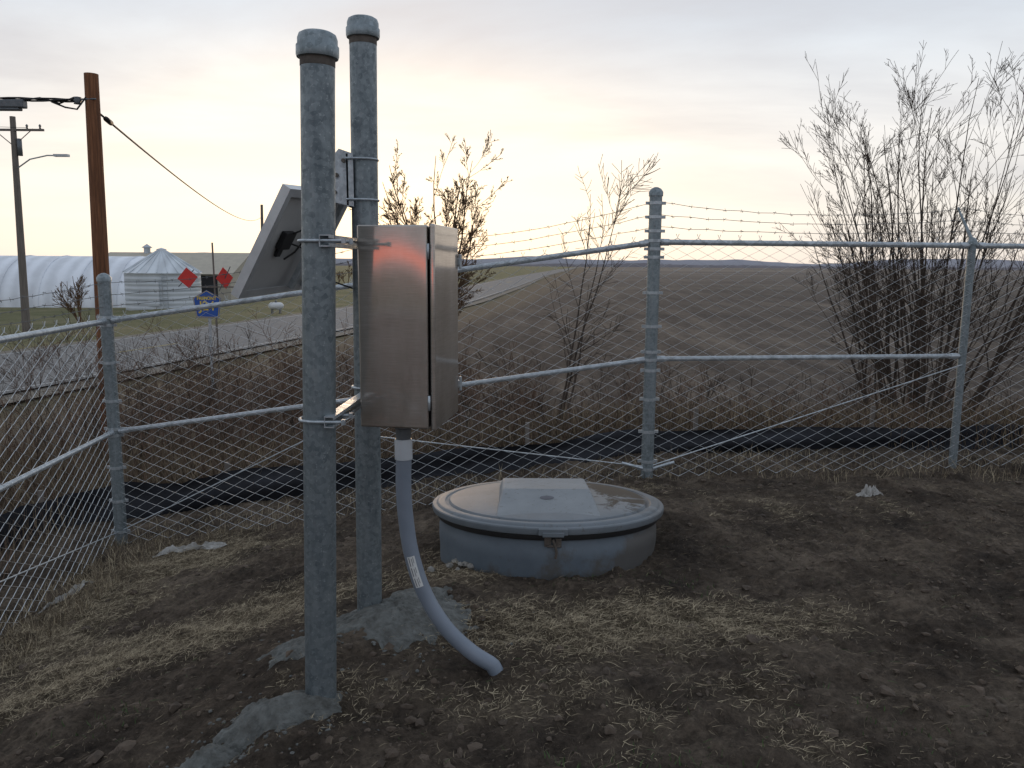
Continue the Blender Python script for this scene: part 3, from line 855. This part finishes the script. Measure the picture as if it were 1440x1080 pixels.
mb=MB();mb.tube([(-.9,-.03,2.2),(-.5,-.03,2.62)],.012,5);mb.tube([(.1,-.03,2.1),(.4,-.03,2.7)],.012,5);mb.obj('stays',M_fit,wf)

# ------------------------------------------------------------ farm buildings
def corr(name,c,scale,rough=.5,metal=0.0,axis=0):
    m,nt,b=newmat(name);v=objco(nt);s=nt.nodes.new('ShaderNodeSeparateXYZ');nt.links.new(v,s.inputs[0])
    w=math_(nt,'SINE',math_(nt,'MULTIPLY',s.outputs[axis],scale))
    f=noi(nt,.6,5,.6,v)
    cc=ramp(nt,math_(nt,'ADD',math_(nt,'MULTIPLY',w,.18),f),[(.3,tuple(x*.78 for x in c)),(.7,c)])
    nt.links.new(cc,b.inputs['Base Color']);b.inputs['Roughness'].default_value=rough;b.inputs['Metallic'].default_value=metal
    bump(nt,b,w,.4,.03);return m
M_q=corr('white_corrugated',(.84,.87,.92),5.0);M_bin=corr('galvanized_corrugated',(.66,.70,.74),18,.5,.1,2)
M_roof=corr('bin_roof',(.70,.74,.77),6,.5,.1);M_tan=simple('tan_siding',(.50,.46,.38),(.44,.40,.33),2,.8);M_tanr=simple('tan_roof',(.50,.45,.36),(.42,.38,.31),2,.8)
M_dark=simple('dark_opening',(.03,.03,.035),None,2,.6)
q=empty('quonset_building',(-46.5,68,H(-46.5,68)));q.rotation_euler=(0,0,math.radians(3))
mb=MB();n=28;vs=[];fs=[];Lq=16
for sx_ in (-Lq,Lq):
    for k in range(n+1):
        a=math.pi*k/n;vs.append((sx_,-5.2*math.cos(a),4.05*math.sin(a)))
for k in range(n): fs.append((k,k+1,n+2+k,n+1+k))
mb.add(vs,fs);mb.obj('arched_roof',M_q,q,True)
mb=MB();mb.add(vs[:n+1],[tuple(range(n+1))]);mb.add([(x-.15,y,z) for x,y,z in vs[n+1:]],[tuple(range(n+1))]);mb.obj('end_walls',M_tan,q)
mb=MB();mb.box((Lq-.12,0,1.6),(.06,3.2,3.2));mb.obj('end_door',M_dark,q)
mb=MB()
for x in range(-15,16,3): mb.tube([(x,-5.23*math.cos(math.pi*k/20),4.08*math.sin(math.pi*k/20)) for k in range(21)],.03,4)
mb.obj('roof_ribs',M_q,q)
g=empty('grain_bin',(-25.9,60,H(-25.9,60)))
mb=MB();mb.lathe([(2.62,-.1),(2.62,2.6)],n=48);mb.obj('wall',M_bin,g,True)
mb=MB();mb.lathe([(2.74,2.56),(2.7,2.6),(.35,4.15),(.35,4.3),(.0005,4.42)],n=48);
for k in range(24):
    a=2*math.pi*k/24;mb.tube([(2.72*math.cos(a),2.72*math.sin(a),2.62),(.36*math.cos(a),.36*math.sin(a),4.18)],.035,4)
mb.obj('roof',M_roof,g)
mb=MB();mb.box((.4,-2.63,1.1),(.8,.08,1.7));mb.obj('door',M_bin,g)
mb=MB()
for s in(-.18,.18): mb.tube([(1.2+s,-2.55,0),(1.2+s,-2.55,2.6)],.03,4)
for k in range(8): mb.tube([(1.02,-2.55,.3*k+.2),(1.38,-2.55,.3*k+.2)],.02,4)
for k in range(1,4):mb.lathe([(2.63,k*.65),(2.66,k*.65+.02),(2.63,k*.65+.04)],n=48)
mb.obj('ladder_and_ribs',M_galv2,g)
b=empty('farm_building',(-31.5,77,H(-31.5,77)));b.rotation_euler=(0,0,math.radians(-4))
mb=MB();mb.box((0,0,1.3),(13,8,2.8));mb.add([(-6.5,-4,2.7),(-6.5,4,2.7),(-6.5,0,4.3),(6.5,-4,2.7),(6.5,4,2.7),(6.5,0,4.3)],[(0,1,2),(3,5,4)]);mb.obj('walls',M_tan,b)
mb=MB();mb.add([(-6.9,-4.5,2.55),(6.9,-4.5,2.55),(6.9,0,4.5),(-6.9,0,4.5),(6.9,4.5,2.55),(-6.9,4.5,2.55)],[(0,1,2,3),(3,2,4,5)]);mb.obj('roof',M_tanr,b)
mb=MB()
for x in(-4,-1.5,1.5): mb.box((x,-4.01,1.5),(1.1,.05,1.1))
mb.box((4.3,-4.01,1.3),(2.0,.05,2.2));mb.obj('windows_and_door',M_dark,b)
mb=MB();mb.lathe([(.3,3.9),(.3,4.9),(.5,4.95),(.0,5.3)],(-3.2,0,0),12);mb.obj('roof_vent',M_galv2,b)
M_white=simple('white_paint',(.70,.71,.71),(.58,.59,.59),4,.5)
pt_=empty('propane_tank',(-13.2,45,H(-13.2,45)))
mb=MB();Mx=Matrix.Rotation(math.radians(90),3,'Y')
mb.lathe([(0.001,-.42),(.10,-.40),(.18,-.32),(.20,-.25),(.20,.25),(.18,.32),(.10,.40),(.001,.42)],(0,0,.42),24,0,Mx);mb.obj('shell',M_white,pt_,True)
mb=MB();mb.box((-.22,0,.11),(.05,.3,.24));mb.box((.22,0,.11),(.05,.3,.24));mb.lathe([(.06,.60),(.06,.70),(0.001,.72)],(0,0,0),12);mb.obj('legs_and_dome',M_fit,pt_)
random.seed(81)
mb=MB()
for k in range(70):
    x=U(-70,-12);y=U(110,150)
    grow(mb,Vector((x,y,-2.2)),Vector((U(-.4,.4),U(-.3,.3),1)),U(2.5,4.0),.08,0,2,4,.2,.02,(5,7),(.3,.8),(.35,.55),rmin=.03)
mb.obj('distant_trees',M_bark2)

# ------------------------------------------------------------ litter & stones
M_pl=simple('white_plastic',(.50,.49,.47),(.30,.28,.25),6,.6)
def crumple(name,c,a,b_,h,ang,seed,mat):
    mb=MB();n=26;vs=[];fs=[]
    for i in range(n):
        for j in range(n):
            u_,v_=i/(n-1)*2-1,j/(n-1)*2-1
            e=1+.5*noise.noise(Vector((u_*2.5,v_*2.5,seed)))
            x=u_*a*e;y=v_*b_*e*(1-.4*u_*u_)
            X=c[0]+x*math.cos(ang)-y*math.sin(ang);Y=c[1]+x*math.sin(ang)+y*math.cos(ang)
            ed=1-max(abs(u_),abs(v_))**3
            vs.append((X,Y,Hd(X,Y)+.004+h*ed*max(-.1,(.4+1.3*noise.noise(Vector((u_*4,v_*4,seed+2)))+.5*noise.noise(Vector((u_*11,v_*11,seed+2)))))))
    for i in range(n-1):
        for j in range(n-1): fs.append((i*n+j,(i+1)*n+j,(i+1)*n+j+1,i*n+j+1))
    mb.add(vs,fs);return mb.obj(name,mat)
crumple('plastic_sheet_litter',(-2.4,5.72),.24,.05,.04,.35,3,M_pl)
crumple('plastic_sheet_litter',(-2.9,5.0),.18,.025,.03,1.2,5,M_pl)
crumple('plastic_bag_litter',(2.55,5.55),.07,.05,.06,.2,6,M_pl)
M_rock=simple('pale_rock',(.36,.34,.31),(.2,.19,.17),20,.9,0,.5,.01)
mb=MB();random.seed(91)
for i in range(16):
    x=-.33+U(-.12,.16);y=4.17+U(-.08,.1);r=U(.012,.03)
    mb.add([Vector((x,y,Hd(x,y)+r*.4))+Vector((p.x*U(.7,1.3),p.y*U(.7,1.3),p.z*U(.6,1)))*r for p in ico],icf)
mb.obj('gravel_pile',M_rock)

# ------------------------------------------------------------ sky
world=bpy.data.worlds.new('World');scene.world=world;world.use_nodes=True
nt=world.node_tree;bg=nt.nodes['Background']
az=math.radians(-8)
sky=nt.nodes.new('ShaderNodeTexSky');sky.sky_type='NISHITA';sky.sun_disc=False
sky.sun_elevation=math.radians(5);sky.sun_rotation=az;sky.dust_density=2
tc=nt.nodes.new('ShaderNodeTexCoord')
nv=nt.nodes.new('ShaderNodeVectorMath');nv.operation='NORMALIZE';nt.links.new(tc.outputs['Generated'],nv.inputs[0])
sp=nt.nodes.new('ShaderNodeSeparateXYZ');nt.links.new(nv.outputs[0],sp.inputs[0])
z=sp.outputs[2]
def dot(vec):
    dt=nt.nodes.new('ShaderNodeVectorMath');dt.operation='DOT_PRODUCT';nt.links.new(nv.outputs[0],dt.inputs[0]);dt.inputs[1].default_value=vec;return dt.outputs['Value']
g=dot((math.sin(az),math.cos(az),.03))
front=ramp(nt,math_(nt,'MULTIPLY_ADD',g,.5,.5),[(.0,0),(.5,.20),(.82,.6),(1,1)])
zc=math_(nt,'MAXIMUM',z,0)
hz=ramp(nt,zc,[(0,(.96,.85,.74)),(.05,(1.0,.935,.84)),(.15,(.97,.94,.90)),(.30,(.66,.75,.85)),(.5,(.54,.65,.78)),(1,(.46,.55,.68))])
hzb=ramp(nt,zc,[(0,(.46,.45,.48)),(.12,(.52,.55,.62)),(.4,(.50,.57,.67)),(1,(.46,.55,.68))])
c=mix(nt,front,hzb,hz)
zz=math_(nt,'ADD',zc,.12)
cx=math_(nt,'DIVIDE',sp.outputs[0],zz);cy=math_(nt,'DIVIDE',sp.outputs[1],zz)
cb=nt.nodes.new('ShaderNodeCombineXYZ');nt.links.new(cx,cb.inputs[0]);nt.links.new(cy,cb.inputs[1])
mp=nt.nodes.new('ShaderNodeMapping');mp.inputs['Scale'].default_value=(.5,.85,1);mp.inputs['Rotation'].default_value=(0,0,.25);mp.inputs['Location'].default_value=(.6,1.3,0);nt.links.new(cb.outputs[0],mp.inputs['Vector'])
cn=noi(nt,.9,7,.55,mp.outputs[0],.3)
cm=ramp(nt,cn,[(.40,0),(.60,1)])
cm=math_(nt,'MULTIPLY',cm,ramp(nt,zc,[(.02,.12),(.10,.5),(.2,.85)]))
ccol=mix(nt,front,(.40,.42,.47),(.60,.60,.64))
c=mix(nt,cm,c,ccol)
# glow round the hidden sun, low on the horizon
gl=ramp(nt,g,[(.86,0),(.94,.35),(.985,.85),(1,1)])
gl=math_(nt,'MULTIPLY',gl,ramp(nt,zc,[(0,.9),(.10,.8),(.26,0)]))
c=mix(nt,math_(nt,'MULTIPLY',gl,.85),c,(1.32,1.13,.86))
# narrow red sky patch, added behind the camera to reflect in the cabinet
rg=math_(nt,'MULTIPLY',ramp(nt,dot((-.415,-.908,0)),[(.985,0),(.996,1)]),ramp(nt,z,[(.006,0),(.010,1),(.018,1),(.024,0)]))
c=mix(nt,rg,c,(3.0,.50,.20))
sk=nt.nodes.new('ShaderNodeVectorMath');sk.operation='SCALE';nt.links.new(sky.outputs[0],sk.inputs[0]);sk.inputs['Scale'].default_value=.10
c=mix(nt,.08,c,sk.outputs[0])
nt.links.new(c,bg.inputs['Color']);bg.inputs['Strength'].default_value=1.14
sun=bpy.data.lights.new('sun','SUN');sun.energy=.5;sun.angle=math.radians(12);sun.color=(1,.68,.42)
so=bpy.data.objects.new('sun',sun);col.objects.link(so)
el=math.radians(5);dv=Vector((math.sin(az)*math.cos(el),math.cos(az)*math.cos(el),math.sin(el)))
so.rotation_euler=dv.to_track_quat('Z','Y').to_euler()

# ------------------------------------------------------------ camera
cam=bpy.data.cameras.new('camera');cam.sensor_width=36;cam.lens=28.25;cam.clip_end=8000;cam.clip_start=.05
co=bpy.data.objects.new('camera',cam);col.objects.link(co)
co.matrix_world=Matrix.Translation((0,0,1.6))@Matrix.Rotation(math.radians(90-8.46),4,'X')@Matrix.Rotation(math.radians(.4),4,'Z')
scene.camera=co
scene.view_settings.view_transform='Standard';scene.view_settings.look='None';scene.view_settings.exposure=0
print('OK',len(verts))
